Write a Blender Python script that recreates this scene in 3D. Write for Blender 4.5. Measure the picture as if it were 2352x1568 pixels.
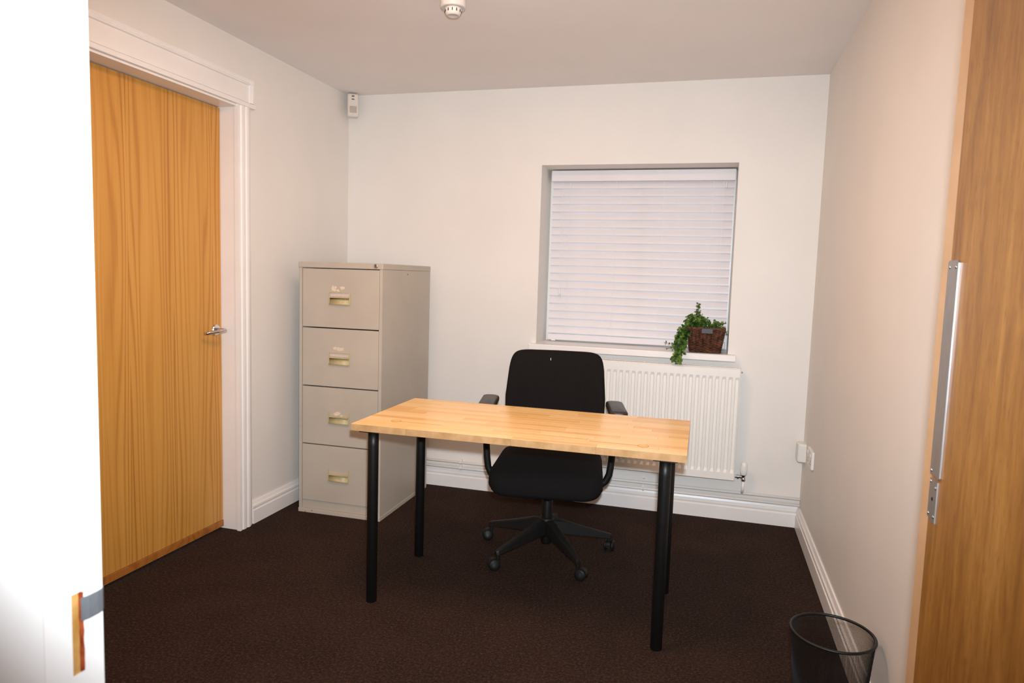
import bpy, bmesh, math, random
from mathutils import Vector, Matrix

random.seed(7)
scene = bpy.context.scene
for o in list(bpy.data.objects):
    bpy.data.objects.remove(o)
COL = scene.collection

# ------------------------------------------------------------------ camera
CAM = Vector((2.1473, -3.8456, 1.2778))
RT = Vector((0.96165, 0.27255, 0.03080))
UP = Vector((-0.05511, 0.08199, 0.99511))
FW = Vector((-0.26869, 0.95864, -0.09387))
cd = bpy.data.cameras.new('camera')
cd.sensor_width = 36.0
cd.lens = 1584.42 * 36.0 / 2352.0
cd.clip_start = 0.02
cd.dof.use_dof = True
cd.dof.focus_distance = 3.2
cd.dof.aperture_fstop = 10.0
camo = bpy.data.objects.new('camera', cd)
COL.objects.link(camo)
m = Matrix.Identity(4)
for i, v in enumerate((RT, UP, -FW)):
    for j in range(3):
        m[j][i] = v[j]
m.translation = CAM
camo.matrix_world = m
scene.camera = camo

# ------------------------------------------------------------------ world, lights, exposure
W_ = bpy.data.worlds.new('sky'); scene.world = W_
W_.use_nodes = True
bg = W_.node_tree.nodes['Background']
bg.inputs[0].default_value = (0.80, 0.90, 1.0, 1)
bg.inputs[1].default_value = 1.1

fl = bpy.data.lights.new('camera_flash', 'SPOT')      # the flash on top of the camera
fl.energy = 324.0
fl.color = (0.848, 0.923, 1.0)      # daylight flash seen against a white balance set for the warm lamp
fl.spot_size = math.radians(100)
fl.spot_blend = 1.0
fl.shadow_soft_size = 0.022
flo = bpy.data.objects.new('camera_flash', fl)
COL.objects.link(flo)
fm = m.copy(); fm.translation = CAM + UP * 0.10 + RT * 0.02
flo.matrix_world = fm @ Matrix.Diagonal((1, 0.9, 1, 1))     # a flash tube is wider than tall

LED_STRENGTH = 26.3                                     # drum lamp on the ceiling, built further down
LED_COLOR = (1.0, 0.627, 0.404)

vs = scene.view_settings
vs.view_transform = 'Standard'
vs.look = 'None'
vs.exposure = 0.0
vs.gamma = 1.0
vs.use_curve_mapping = False

# ------------------------------------------------------------------ helpers
RW, RH = 2.676, 2.331          # room width, height;  back wall y=0, left wall x=0
YF = -3.40                     # room face of the front wall


def lin(c):
    return tuple((x / 12.92 if x <= 0.04045 else ((x + 0.055) / 1.055) ** 2.4) for x in (v / 255 for v in c))


def obj(name, bm, mat, parent=None, smooth=False, kind=None, loc=None):
    me = bpy.data.meshes.new(name)
    bmesh.ops.recalc_face_normals(bm, faces=bm.faces)
    bm.to_mesh(me); bm.free()
    if mat: me.materials.append(mat)
    if smooth:
        for p in me.polygons: p.use_smooth = True
    o = bpy.data.objects.new(name, me)
    COL.objects.link(o)
    if parent: o.parent = parent
    if kind: o['kind'] = kind
    if loc: o.location = loc
    return o


def empty(name, label, cat, loc=(0, 0, 0), rz=0.0, kind=None, group=None):
    o = bpy.data.objects.new(name, None)
    o.empty_display_size = 0.05
    COL.objects.link(o)
    o.location = loc; o.rotation_euler = (0, 0, rz)
    o['label'] = label; o['category'] = cat
    if kind: o['kind'] = kind
    if group: o['group'] = group
    return o


def tag(o, label, cat, kind=None, group=None):
    o['label'] = label; o['category'] = cat
    if kind: o['kind'] = kind
    if group: o['group'] = group
    return o


def box(bm, x0, x1, y0, y1, z0, z1, bev=0.0, seg=2):
    r = bmesh.ops.create_cube(bm, size=1.0)
    vs_ = r['verts']
    for v in vs_:
        v.co = Vector(((x0 + x1) / 2 + v.co.x * (x1 - x0), (y0 + y1) / 2 + v.co.y * (y1 - y0), (z0 + z1) / 2 + v.co.z * (z1 - z0)))
    if bev:
        es = list({e for v in vs_ for e in v.link_edges})
        bmesh.ops.bevel(bm, geom=es, offset=bev, segments=seg, affect='EDGES', profile=0.5)
    return bm


def B(*a, **k):
    return box(bmesh.new(), *a, **k)


def loft(bm, rings, cap=True, closed=True):
    vr = [[bm.verts.new(c) for c in r] for r in rings]
    n = len(vr[0])
    for a, b in zip(vr, vr[1:]):
        for i in range(n if closed else n - 1):
            j = (i + 1) % n
            bm.faces.new((a[i], a[j], b[j], b[i]))
    if cap and closed:
        bm.faces.new(list(reversed(vr[0]))); bm.faces.new(vr[-1])
    return bm


def tube(bm, pts, r, n=10, cap=True, closed=False):
    pts = [Vector(p) for p in pts]
    rs = r if isinstance(r, (list, tuple)) else [r] * len(pts)
    rings = []
    prev = None
    N = len(pts)
    for i, p in enumerate(pts):
        if closed:
            t = pts[(i + 1) % N] - pts[i - 1]
        else:
            t = pts[min(i + 1, N - 1)] - pts[max(i - 1, 0)]
        t.normalize()
        if prev is None:
            a = Vector((0, 0, 1)) if abs(t.z) < 0.9 else Vector((1, 0, 0))
            u = t.cross(a).normalized()
        else:
            u = (prev - t * prev.dot(t)).normalized()
        prev = u
        w = t.cross(u)
        rings.append([p + (u * math.cos(2 * math.pi * k / n) + w * math.sin(2 * math.pi * k / n)) * rs[i] for k in range(n)])
    if closed:
        rings.append(rings[0])
        loft(bm, rings, cap=False)
        bmesh.ops.remove_doubles(bm, verts=bm.verts, dist=1e-6)
    else:
        loft(bm, rings, cap=cap)
    return bm


def lathe(bm, prof, n=32, c=(0, 0, 0), axis='z'):
    rings = []
    for r, z in prof:
        ring = []
        for k in range(n):
            a = 2 * math.pi * k / n
            q = (r * math.cos(a), r * math.sin(a), z)
            if axis == 'x': q = (z, q[0], q[1])
            if axis == 'y': q = (q[0], z, q[1])
            ring.append((q[0] + c[0], q[1] + c[1], q[2] + c[2]))
        rings.append(ring)
    return loft(bm, rings)


def arc(cx, cy, r, a0, a1, n):
    return [(cx + r * math.cos(math.radians(a0 + (a1 - a0) * i / n)), cy + r * math.sin(math.radians(a0 + (a1 - a0) * i / n))) for i in range(n + 1)]


def rrect(w, h, r, n=6):
    """rounded rectangle outline, centred"""
    p = []
    for cx, cy, a in ((w / 2 - r, h / 2 - r, 0), (-w / 2 + r, h / 2 - r, 90), (-w / 2 + r, -h / 2 + r, 180), (w / 2 - r, -h / 2 + r, 270)):
        p += arc(cx, cy, r, a, a + 90, n)
    return p


# ------------------------------------------------------------------ materials
class NT:
    def __init__(s, name):
        s.m = bpy.data.materials.new(name); s.m.use_nodes = True
        s.t = s.m.node_tree; s.b = s.t.nodes['Principled BSDF']
        s.tc = None

    def n(s, typ, **k):
        nd = s.t.nodes.new(typ)
        for a, v in k.items():
            setattr(nd, a, v)
        return nd

    def l(s, a, b):
        s.t.links.new(a, b)

    def coord(s, scale=(1, 1, 1), rot=(0, 0, 0)):
        tc = s.n('ShaderNodeTexCoord'); mp = s.n('ShaderNodeMapping')
        mp.inputs['Scale'].default_value = scale
        mp.inputs['Rotation'].default_value = rot
        s.l(tc.outputs['Object'], mp.inputs['Vector'])
        return mp.outputs[0]

    def noise(s, vec, scale, detail=3, rough=0.5, dist=0.0):
        nd = s.n('ShaderNodeTexNoise')
        nd.inputs['Scale'].default_value = scale
        nd.inputs['Detail'].default_value = detail
        nd.inputs['Roughness'].default_value = rough
        nd.inputs['Distortion'].default_value = dist
        s.l(vec, nd.inputs['Vector'])
        return nd.outputs['Fac']

    def math(s, op, a, b=None, c=None):
        nd = s.n('ShaderNodeMath', operation=op)
        for i, v in enumerate((a, b, c)):
            if v is None: continue
            if isinstance(v, (int, float)): nd.inputs[i].default_value = v
            else: s.l(v, nd.inputs[i])
        return nd.outputs[0]

    def ramp(s, fac, stops):
        nd = s.n('ShaderNodeValToRGB')
        el = nd.color_ramp.elements
        while len(el) < len(stops): el.new(0.5)
        for e, (p, c) in zip(el, stops):
            e.position = p; e.color = (*lin(c), 1)
        s.l(fac, nd.inputs[0])
        return nd.outputs[0]

    def mix(s, fac, a, b, mode='MIX'):
        nd = s.n('ShaderNodeMix', data_type='RGBA', blend_type=mode)
        for i, v in ((0, fac), (6, a), (7, b)):
            if isinstance(v, (int, float)): nd.inputs[i].default_value = v
            elif isinstance(v, tuple): nd.inputs[i].default_value = (*lin(v), 1)
            else: s.l(v, nd.inputs[i])
        return nd.outputs[2]

    def bump(s, h, strength=0.2, dist=0.002):
        nd = s.n('ShaderNodeBump')
        nd.inputs['Strength'].default_value = strength
        nd.inputs['Distance'].default_value = dist
        s.l(h, nd.inputs['Height'])
        s.l(nd.outputs[0], s.b.inputs['Normal'])

    def set(s, col=None, rough=0.5, metal=0.0, spec=0.5):
        if col is not None:
            if isinstance(col, tuple): s.b.inputs['Base Color'].default_value = (*lin(col), 1)
            else: s.l(col, s.b.inputs['Base Color'])
        s.b.inputs['Roughness'].default_value = rough
        s.b.inputs['Metallic'].default_value = metal
        s.b.inputs['Specular IOR Level'].default_value = spec
        return s.m


def paint(name, c, rough=0.5, var=6, scale=6.0, spec=0.4, bump=0.05, bscale=180):
    t = NT(name)
    v = t.coord()
    f = t.noise(v, scale, 4)
    c2 = tuple(max(0, x - var) for x in c)
    c3 = tuple(min(255, x + var * 0.5) for x in c)
    col = t.ramp(f, [(0.3, c2), (0.7, c3)])
    if bump: t.bump(t.noise(v, bscale, 2), bump, 0.001)
    return t.set(col, rough, 0, spec)


M = {}
M['wall'] = paint('wall_paint', (236, 231, 224), 0.55, 4, 2.0, 0.35, 0.06, 140)
M['ceiling'] = paint('ceiling_paint', (242, 236, 233), 0.7, 4, 1.5, 0.2, 0.05, 120)
M['gloss'] = paint('white_gloss_paint', (244, 240, 236), 0.32, 4, 5.0, 0.5, 0.03, 60)
M['rad'] = paint('radiator_enamel', (243, 240, 233), 0.3, 2, 5.0, 0.5, 0)
M['upvc'] = paint('white_plastic', (236, 234, 228), 0.35, 2, 6.0, 0.5, 0)
M['slat'] = paint('blind_slat', (232, 228, 230), 0.42, 3, 8.0, 0.5, 0)
M['cord'] = paint('blind_cord', (240, 238, 235), 0.7, 2, 30, 0.2, 0)
M['detector'] = paint('detector_plastic', (214, 209, 205), 0.45, 2, 20, 0.4, 0)
M['sensor'] = paint('sensor_plastic', (226, 218, 206), 0.4, 2, 20, 0.5, 0)
M['sensor_lens'] = paint('sensor_lens', (186, 176, 164), 0.35, 4, 60, 0.5, 0)
M['sensor_ink'] = paint('sensor_ink', (120, 110, 112), 0.6, 8, 200, 0.2, 0)
M['black_metal'] = paint('black_powder_coat', (13, 12, 11), 0.45, 3, 30, 0.4, 0.05, 400)
M['black_plastic'] = paint('black_plastic', (18, 17, 16), 0.52, 3, 30, 0.35, 0.04, 500)
M['arm_pad'] = paint('arm_pad_rubber', (46, 40, 37), 0.42, 4, 30, 0.5, 0.04, 500)
M['wire'] = paint('black_wire', (14, 13, 13), 0.6, 2, 30, 0.25, 0)
M['dark'] = paint('dark_gap', (22, 18, 16), 0.8, 3, 30, 0.1, 0)

t = NT('cabinet_enamel')
v = t.coord()
f1 = t.noise(v, 3.0, 4); f2 = t.noise(v, 55.0, 3, 0.7)
c = t.ramp(f1, [(0.3, (182, 172, 158)), (0.7, (192, 182, 168))])
c = t.mix(t.math('GREATER_THAN', f2, 0.735), c, (150, 132, 112))
M['cabinet'] = t.set(c, 0.42, 0, 0.4)

t = NT('cabinet_plinth')
v = t.coord()
c = t.mix(t.math('GREATER_THAN', t.noise(v, 40, 4, 0.7), 0.66), (190, 179, 165), (158, 116, 84))
M['cab_plinth'] = t.set(c, 0.5, 0, 0.35)

M['brass'] = paint('champagne_handle', (194, 178, 134), 0.38, 8, 40, 0.5, 0)
M['card'] = paint('label_card', (206, 192, 188), 0.35, 5, 80, 0.4, 0)
M['residue'] = paint('sticker_residue', (224, 206, 184), 0.5, 14, 120, 0.3, 0.2, 300)

t = NT('polished_chrome'); M['chrome'] = t.set(t.ramp(t.noise(t.coord(), 8, 2), [(0.3, (205, 203, 202)), (0.7, (222, 220, 219))]), 0.12, 1.0)
t = NT('satin_steel')
v = t.coord((60, 60, 2))
M['steel'] = t.set(t.ramp(t.noise(v, 12, 3), [(0.3, (164, 163, 163)), (0.7, (184, 183, 183))]), 0.48, 1.0)
M['zinc'] = paint('dull_zinc', (100, 103, 106), 0.55, 8, 60, 0.4, 0.1, 200)

# --- carpet
t = NT('brown_carpet')
v = t.coord()
fine = t.noise(v, 420, 2, 0.7); mid = t.noise(v, 110, 3, 0.65); big = t.noise(v, 5, 4, 0.6)
mm = t.math('ADD', t.math('MULTIPLY', fine, 0.5), t.math('MULTIPLY', mid, 0.5))
c = t.ramp(mm, [(0.30, (24, 14, 10)), (0.5, (48, 33, 27)), (0.62, (92, 71, 58)), (0.72, (166, 142, 122))])
c = t.mix(0.35, c, t.ramp(big, [(0.35, (36, 25, 20)), (0.65, (54, 38, 31))]))
t.bump(mm, 0.9, 0.006)
M['carpet'] = t.set(c, 0.95, 0, 0.1)


# --- veneer of the door in the wall: vertical leaves with drawn-out cathedral figure
def veneer(name, cols, leaf, fy=38.0, fz=2.2, amp=6.0, axis=1, streak=0.35, rough=0.38):
    t = NT(name)
    tc = t.n('ShaderNodeTexCoord')
    sp = t.n('ShaderNodeSeparateXYZ'); t.l(tc.outputs['Object'], sp.inputs[0])
    y = sp.outputs[axis]; z = sp.outputs[2]
    lf = t.math('DIVIDE', y, leaf)
    idx = t.math('FLOOR', lf)
    u = t.math('SUBTRACT', t.math('FRACT', lf), 0.5)
    au = t.math('ABSOLUTE', u)
    off = t.math('MULTIPLY', t.math('SINE', t.math('MULTIPLY', idx, 12.7)), 7.3)
    cb = t.n('ShaderNodeCombineXYZ')
    t.l(t.math('MULTIPLY', u, 2.6), cb.inputs[0]); t.l(t.math('MULTIPLY', t.math('ADD', z, off), fz), cb.inputs[1]); t.l(off, cb.inputs[2])
    nz = t.noise(cb.outputs[0], 1.0, 1, 0.4)
    ph = t.math('ADD', t.math('MULTIPLY', nz, amp * 6.28), t.math('MULTIPLY', t.math('POWER', au, 0.8), fy))
    ring = t.math('MULTIPLY_ADD', t.math('SINE', ph), 0.5, 0.5)
    ring = t.math('POWER', ring, 2.5)
    vv = t.coord((170, 170, 2.0)); st = t.noise(vv, 1.0, 4, 0.6)
    v2 = t.coord((16, 16, 0.5)); st2 = t.noise(v2, 1.0, 3, 0.5)
    fade = t.math('SUBTRACT', 1.0, t.math('MULTIPLY', au, 1.3))
    f = t.math('ADD', t.math('MULTIPLY', t.math('MULTIPLY', ring, fade), 0.30), t.math('MULTIPLY', st, streak))
    f = t.math('ADD', f, t.math('MULTIPLY', st2, 0.35))
    c = t.ramp(f, [(0.18, cols[0]), (0.45, cols[1]), (0.75, cols[2])])
    t.bump(st, 0.06, 0.001)
    return t.set(c, rough, 0, 0.45)


M['veneer'] = veneer('beech_veneer', [(220, 166, 86), (205, 147, 66), (172, 111, 43)], 0.245, fy=48, fz=0.6, amp=5.0)
M['veneer_strip'] = veneer('beech_strip', [(186, 122, 58), (168, 104, 44), (140, 82, 34)], 0.5, fz=6)

t = NT('oak_door')
v = t.coord((70, 70, 7)); v2 = t.coord((16, 16, 2.0)); v3 = t.coord((300, 300, 34))
f = t.math('ADD', t.math('MULTIPLY', t.noise(v, 1, 4, 0.6, 0.4), 0.5), t.math('MULTIPLY', t.noise(v2, 1, 4, 0.6, 0.8), 0.5))
c = t.ramp(f, [(0.30, (112, 67, 23)), (0.5, (145, 97, 40)), (0.70, (170, 121, 59))])
c = t.mix(t.math('MULTIPLY', t.math('GREATER_THAN', t.noise(v3, 1, 2), 0.60), 0.35), c, (104, 60, 24))
M['oak'] = t.set(c, 0.4, 0, 0.45)
M['oak_lip'] = paint('oak_lipping', (196, 156, 116), 0.45, 8, 14, 0.4, 0)
M['raw_wood'] = paint('raw_wood', (196, 148, 84), 0.8, 26, 60, 0.1, 0.3, 120)
M['rust'] = paint('rusty_edge', (142, 62, 26), 0.8, 30, 90, 0.1, 0.3, 200)

# --- desk staves: each stave its own tone
t = NT('rubberwood_stave')
oi = t.n('ShaderNodeObjectInfo')
v = t.coord((7, 150, 150)); v2 = t.coord((2, 30, 30))
add = t.n('ShaderNodeVectorMath', operation='ADD')
cb = t.n('ShaderNodeCombineXYZ'); t.l(t.math('MULTIPLY', oi.outputs['Random'], 37.0), cb.inputs[0]); t.l(t.math('MULTIPLY', oi.outputs['Random'], 91.0), cb.inputs[1])
t.l(v, add.inputs[0]); t.l(cb.outputs[0], add.inputs[1])
g = t.noise(add.outputs[0], 1, 4, 0.6)
g2 = t.noise(v2, 1, 3, 0.5)
f = t.math('ADD', t.math('MULTIPLY', oi.outputs['Random'], 0.55), t.math('MULTIPLY', g, 0.35))
f = t.math('ADD', f, t.math('MULTIPLY', g2, 0.25))
c = t.ramp(f, [(0.22, (252, 212, 148)), (0.55, (247, 200, 126)), (0.95, (230, 170, 92))])
t.bump(g, 0.05, 0.0006)
M['stave'] = t.set(c, 0.24, 0, 0.5)
M['stave_edge'] = paint('sanded_wood_edge', (190, 150, 104), 0.6, 16, 26, 0.25, 0.1, 90)
M['plug'] = paint('desk_plug_wood', (240, 190, 116), 0.4, 8, 60, 0.4, 0)
M['seam'] = paint('desk_seam', (150, 98, 44), 0.7, 8, 60, 0.2, 0)

t = NT('black_fabric')
v = t.coord()
f = t.noise(v, 700, 2, 0.6)
c = t.ramp(f, [(0.3, (16, 15, 15)), (0.7, (34, 30, 29))])
t.bump(f, 0.3, 0.001)
M['fabric'] = t.set(c, 0.95, 0, 0.12)

t = NT('wicker')
v = t.coord((1, 1, 1))
f = t.noise(v, 45, 2, 0.5)
c = t.ramp(f, [(0.32, (62, 33, 21)), (0.5, (88, 50, 32)), (0.7, (116, 70, 46))])
M['wicker'] = t.set(c, 0.55, 0, 0.4)
M['wicker_in'] = paint('basket_lining', (30, 18, 12), 0.9, 6, 40, 0.1, 0)
M['tagplate'] = paint('basket_plate', (38, 31, 33), 0.4, 6, 60, 0.4, 0)

t = NT('leaf_green')
v = t.coord()
f = t.noise(v, 45, 3, 0.6)
c = t.ramp(f, [(0.32, (26, 46, 18)), (0.46, (60, 92, 32)), (0.58, (98, 132, 50)), (0.68, (158, 178, 66))])
M['leaf'] = t.set(c, 0.5, 0, 0.4)
M['stem'] = paint('stem_green', (70, 84, 40), 0.6, 10, 60, 0.3, 0)

t = NT('window_glass')
t.set((250, 252, 252), 0.02, 0, 0.5)
t.b.inputs['Transmission Weight'].default_value = 1.0
t.b.inputs['IOR'].default_value = 1.05
M['glass'] = t.m

t = NT('led_diffuser')
t.set((250, 250, 250), 0.5)
t.b.inputs['Emission Color'].default_value = (*LED_COLOR, 1)
t.b.inputs['Emission Strength'].default_value = LED_STRENGTH
M['led'] = t.m

# ------------------------------------------------------------------ room shell
bm = B(-0.25, RW + 0.12, -5.3, 0.32, -0.05, 0.0)
tag(obj('floor', bm, M['carpet'], kind='structure'), 'dark brown flecked office carpet', 'floor')
bm = B(-0.25, RW + 0.12, -5.3, 0.32, RH, RH + 0.05)
tag(obj('ceiling', bm, M['ceiling'], kind='structure'), 'plain white painted ceiling', 'ceiling')

WL, WR, WB, WT = 1.213, 2.269, 0.900, 1.905     # window recess
YB = 0.31
bm = bmesh.new()
box(bm, -0.1, WL, 0, YB, 0, RH)
box(bm, WR, RW + 0.1, 0, YB, 0, RH)
box(bm, WL, WR, 0, YB, 0, WB - 0.036)
box(bm, WL, WR, 0, YB, WT, RH)
tag(obj('wall_back', bm, M['wall'], kind='structure'), 'off-white painted wall around the window', 'wall')

DX, DY0, DY1, DH = -0.086, -1.90, -1.045, 2.02    # left door: face x, y range, head height
bm = bmesh.new()
box(bm, -0.14, 0, DY1 + 0.02, 0, 0, RH)
box(bm, -0.14, 0, YF, DY0 - 0.02, 0, RH)
box(bm, -0.14, 0, DY0 - 0.02, DY1 + 0.02, DH + 0.02, RH)
tag(obj('wall_left', bm, M['wall'], kind='structure'), 'off-white painted wall with the closed veneer door', 'wall')
bm = B(RW, RW + 0.1, -5.3, 0, 0, RH)
tag(obj('wall_right', bm, M['wall'], kind='structure'), 'off-white painted wall beside the waste bin', 'wall')
JX, HX = 1.67, 2.56                              # entrance: jamb face x, hinge-side jamb x
bm = bmesh.new()
box(bm, -0.14, JX - 0.03, YF - 0.12, YF, 0, RH)
box(bm, HX + 0.03, RW, YF - 0.12, YF, 0, RH)
box(bm, JX - 0.03, HX + 0.03, YF - 0.12, YF, 2.06, RH)
tag(obj('wall_front', bm, M['wall'], kind='structure'), 'off-white painted wall with the entrance doorway', 'wall')
tag(obj('wall_corridor', B(-0.14, RW, -5.3, -5.2, 0, RH), M['wall'], kind='structure'), 'off-white corridor wall behind the entrance', 'wall')
tag(obj('wall_corridor_end', B(-0.24, -0.14, -5.3, YF, 0, RH), M['wall'], kind='structure'), 'off-white corridor end wall', 'wall')

# baseboards
PROF = [(0, 0), (.018, 0), (.018, .068), (.0135, .072), (.0135, .079), (.017, .083), (.0165, .092), (.011, .099), (.0095, .104), (.0065, .113), (0, .113)]


def baseboard(name, side, a, b, label):
    bm = bmesh.new()
    rings = []
    for s in (a, b):
        if side == 'back': rings.append([(s, -d, z) for d, z in PROF])
        elif side == 'left': rings.append([(d, s, z) for d, z in PROF])
        else: rings.append([(RW - d, s, z) for d, z in PROF])
    loft(bm, rings)
    return tag(obj(name, bm, M['gloss'], kind='structure'), label, 'baseboard')


baseboard('baseboard_back', 'back', 0.0, RW, 'white moulded skirting board under the radiator pipes')
baseboard('baseboard_left', 'left', -0.95, -0.0, 'white moulded skirting board between filing cabinet and door frame')
baseboard('baseboard_right', 'right', -3.38, 0.0, 'white moulded skirting board behind the waste bin')

# ------------------------------------------------------------------ window, sill
w = empty('window_1', 'small white framed window behind the closed blind', 'window', (0, 0, 0), kind='structure')
bm = bmesh.new()
fy0, fy1 = 0.245, 0.295
box(bm, WL, WL + 0.05, fy0, fy1, WB, WT, .004); box(bm, WR - 0.05, WR, fy0, fy1, WB, WT, .004)
box(bm, WL + .05, WR - .05, fy0, fy1, WB, WB + 0.05, .004); box(bm, WL + .05, WR - .05, fy0, fy1, WT - 0.05, WT, .004)
box(bm, 1.716, 1.766, fy0, fy1, WB + .05, WT - .05, .004)
obj('window_frame', bm, M['upvc'], w)
for a, b in ((WL + .05, 1.716), (1.766, WR - .05)):
    obj('pane', B(a, b, .268, .274, WB + .05, WT - .05), M['glass'], w)
bm = bmesh.new()
box(bm, WL, WR, -0.01, 0.25, WB - 0.036, WB)
box(bm, 1.180, 2.311, -0.055, -0.0005, WB - 0.036, WB, .005)
obj('window_sill', bm, M['gloss'], w)

# ------------------------------------------------------------------ left door, its frame and casing
d = empty('door_1', 'closed light wood veneer door with chrome lever in the left wall', 'door', (DX, (DY0 + DY1) / 2, 0), kind='structure')
yc = (DY0 + DY1) / 2
hw = (DY1 - DY0) / 2 - 0.003
obj('door_leaf', B(-0.044, 0, -hw, hw, 0.044, DH - 0.004, .001), M['veneer'], d)
obj('bottom_strip', B(-0.044, 0.004, -hw, hw, 0.012, 0.043, .001), M['veneer_strip'], d)
hy = -1.091 - yc
hd = obj('door_handle', lathe(bmesh.new(), [(0.0, 0.0), (0.026, 0.0), (0.026, 0.006), (0.023, 0.0095), (0.0, 0.010)], 32, (0.0005, hy, 0.983), 'x'), M['chrome'], d)
bm = bmesh.new()
pts = [(0.008, hy, .983), (0.035, hy, .983), (0.052, hy + 0.002, .9835), (0.062, hy - 0.010, .983), (0.064, hy - 0.03, .982), (0.059, hy - 0.06, .980), (0.048, hy - 0.09, .977), (0.036, hy - 0.115, .974)]
tube(bm, pts, [.010, .009, .0095, .0095, .009, .0085, .008, .0075], 12)
obj('lever', bm, M['chrome'], hd, True)

tr = empty('trim_1', 'white moulded frame around the closed veneer door', 'door frame', (0, 0, 0), kind='structure')
bm = bmesh.new()      # lining
box(bm, -0.14, 0.0, DY1, DY1 + 0.02, 0, DH); box(bm, -0.14, 0, DY0 - 0.02, DY0, 0, DH)
box(bm, -0.14, 0.0, DY0 - 0.02, DY1 + 0.02, DH, DH + 0.02)
obj('lining', bm, M['gloss'], tr)
AP = [(0, 0), (.020, 0), (.020, .012), (.016, .016), (.016, .020), (.021, .026), (.022, .040), (.0185, .048), (.0185, .054), (.023, .060), (.024, .072), (.019, .080), (.016, .092), (.012, .100), (0, .100)]
for s, y0 in ((1, DY1 - 0.01), (-1, DY0 + 0.01)):
    bm = bmesh.new()
    loft(bm, [[(dx, y0 + s * dy, z) for dx, dy in AP] for z in (0.0, 2.03)])
    obj('architrave', bm, M['gloss'], tr)
ya, yb = DY0 - 0.10, -0.950
bm = B(0, 0.027, ya, yb + 0.018, 2.030, 2.050, .002)
obj('head_bead', B(0, 0.014, DY0, DY1, 2.0195, 2.0295, .001), M['gloss'], tr)
obj('header_ledge', bm, M['gloss'], tr)
obj('header_board', B(0, 0.018, ya, yb, 2.0535, 2.150, .001), M['gloss'], tr)
bm = bmesh.new()
TP = [(.019, 0), (.026, .002), (.028, .008), (.023, .012), (.027, .018), (.028, .026), (.0, .026), (0, 0)]
loft(bm, [[(dx, y, 2.132 + dz) for dx, dz in TP] for y in (ya, yb)])
obj('header_moulding', bm, M['gloss'], tr)
bm = bmesh.new()
loft(bm, [[(dx, yb - 0.026 + dz + 0.002, z) for dx, dz in TP] for z in (2.052, 2.158)])
obj('header_moulding', bm, M['gloss'], tr)

# ------------------------------------------------------------------ entrance: jamb with strike plate, open door
j = empty('trim_2', 'glaring white entrance door jamb with worn latch slot', 'door jamb', (0, 0, 0), kind='structure')
sy0, sy1, sz0, sz1 = -3.4285, -3.4185, 0.943, 1.012     # latch slot
bm = bmesh.new()
jb, jt = YF - 0.13, YF + 0.001
box(bm, JX - .03, JX, jb, jt, 0, sz0); box(bm, JX - .03, JX, jb, jt, sz1, 2.03)
box(bm, JX - .03, JX, jb, sy0, sz0, sz1); box(bm, JX - .03, JX, sy1, jt, sz0, sz1)
obj('jamb_board', bm, M['gloss'], j)
obj('jamb_board', B(HX, HX + .03, jb, jt, 0, 2.03, .001), M['gloss'], j)
obj('jamb_board', B(JX - .03, HX + .03, jb, jt, 2.03, 2.06, .001), M['gloss'], j)
obj('door_stop', B(JX - .0005, JX + .012, jb, YF - 0.062, 0, 2.03, .001), M['gloss'], j)
bm = bmesh.new()
box(bm, JX - .012, JX - .0012, sy0 + .0002, sy1 - .0022, sz0 + .0002, sz1 - .0002)
obj('latch_slot', bm, M['raw_wood'], j)
bm = bmesh.new()
random.seed(3)
rr = []
for k in range(15):
    z = sz0 + .001 + (sz1 - sz0 - .002) * k / 14
    e = random.uniform(.0005, .0022)
    rr.append([(JX - .010, sy1 - .0020, z), (JX - .0002, sy1 - .0020 - e * .4, z), (JX + .0005, sy1 + e * .5, z), (JX - .010, sy1, z)])
loft(bm, rr)
obj('rusty_edge', bm, M['rust'], j)
bm = bmesh.new()
pl = [(JX + .0004, sy1 - .002), (JX + .0016, sy1 + .004), (JX + .0018, YF - .006), (JX + .0012, YF - .001), (JX - .003, YF + .004), (JX - .010, YF + .006)]
rings = []
for x, y in pl: rings.append([(x, y, .9875), (x + .0012, y, .9875), (x + .0012, y, 1.0065), (x, y, 1.0065)])
loft(bm, rings)
obj('strike_lip', bm, M['zinc'], j)

Fe = Vector((2.501, -2.647)); Hn = Vector((2.52, -3.41))
dv = (Fe - Hn).normalized()
rz = math.atan2(dv.y, dv.x)                       # local +x runs from hinge to free edge, local +y points into the room (left)
d = empty('door_2', 'open oak door at the picture edge with steel guard plates', 'door', (Hn.x, Hn.y, 0), rz, kind='structure')
L = (Fe - Hn).length
obj('door_leaf', B(0, L, -0.044, 0.0, 0.008, 2.02, .0005), M['oak'], d)
obj('edge_lipping', B(L + .0006, L + .042, -0.044, -0.001, 0.008, 2.02, .002), M['oak_lip'], d)
bm = bmesh.new()
out = [(.723, .995), (.728, .9895), (.759, .9985), (.763, 1.004), (.763, 1.318), (.728, 1.322), (.724, 1.318)]
out = [(.7235, .993), (.727, .9895), (.764, .992), (.765, 1.318), (.762, 1.322), (.7275, 1.322), (.7235, 1.318)]
loft(bm, [[(x, y0, z) for x, z in out] for y0 in (0.0002, 0.0026)])
obj('guard_plate', bm, M['steel'], d)
bm = bmesh.new()
out = [(.730, .985), (.762, .985), (.762, .926), (.744, .920), (.730, .9205)]
loft(bm, [[(x, y0, z) for x, z in out] for y0 in (0.0002, 0.0022)])
pl = obj('lock_plate', bm, M['steel'], d)
for x, z in ((.757, .981), (.735, .975), (.757, .930), (.735, .930)):
    obj('screw', lathe(bmesh.new(), [(0, 0), (.0028, 0), (.002, .0012), (0, .0014)], 10, (x, .0022, z), 'y'), M['chrome'], pl, True)
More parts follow.
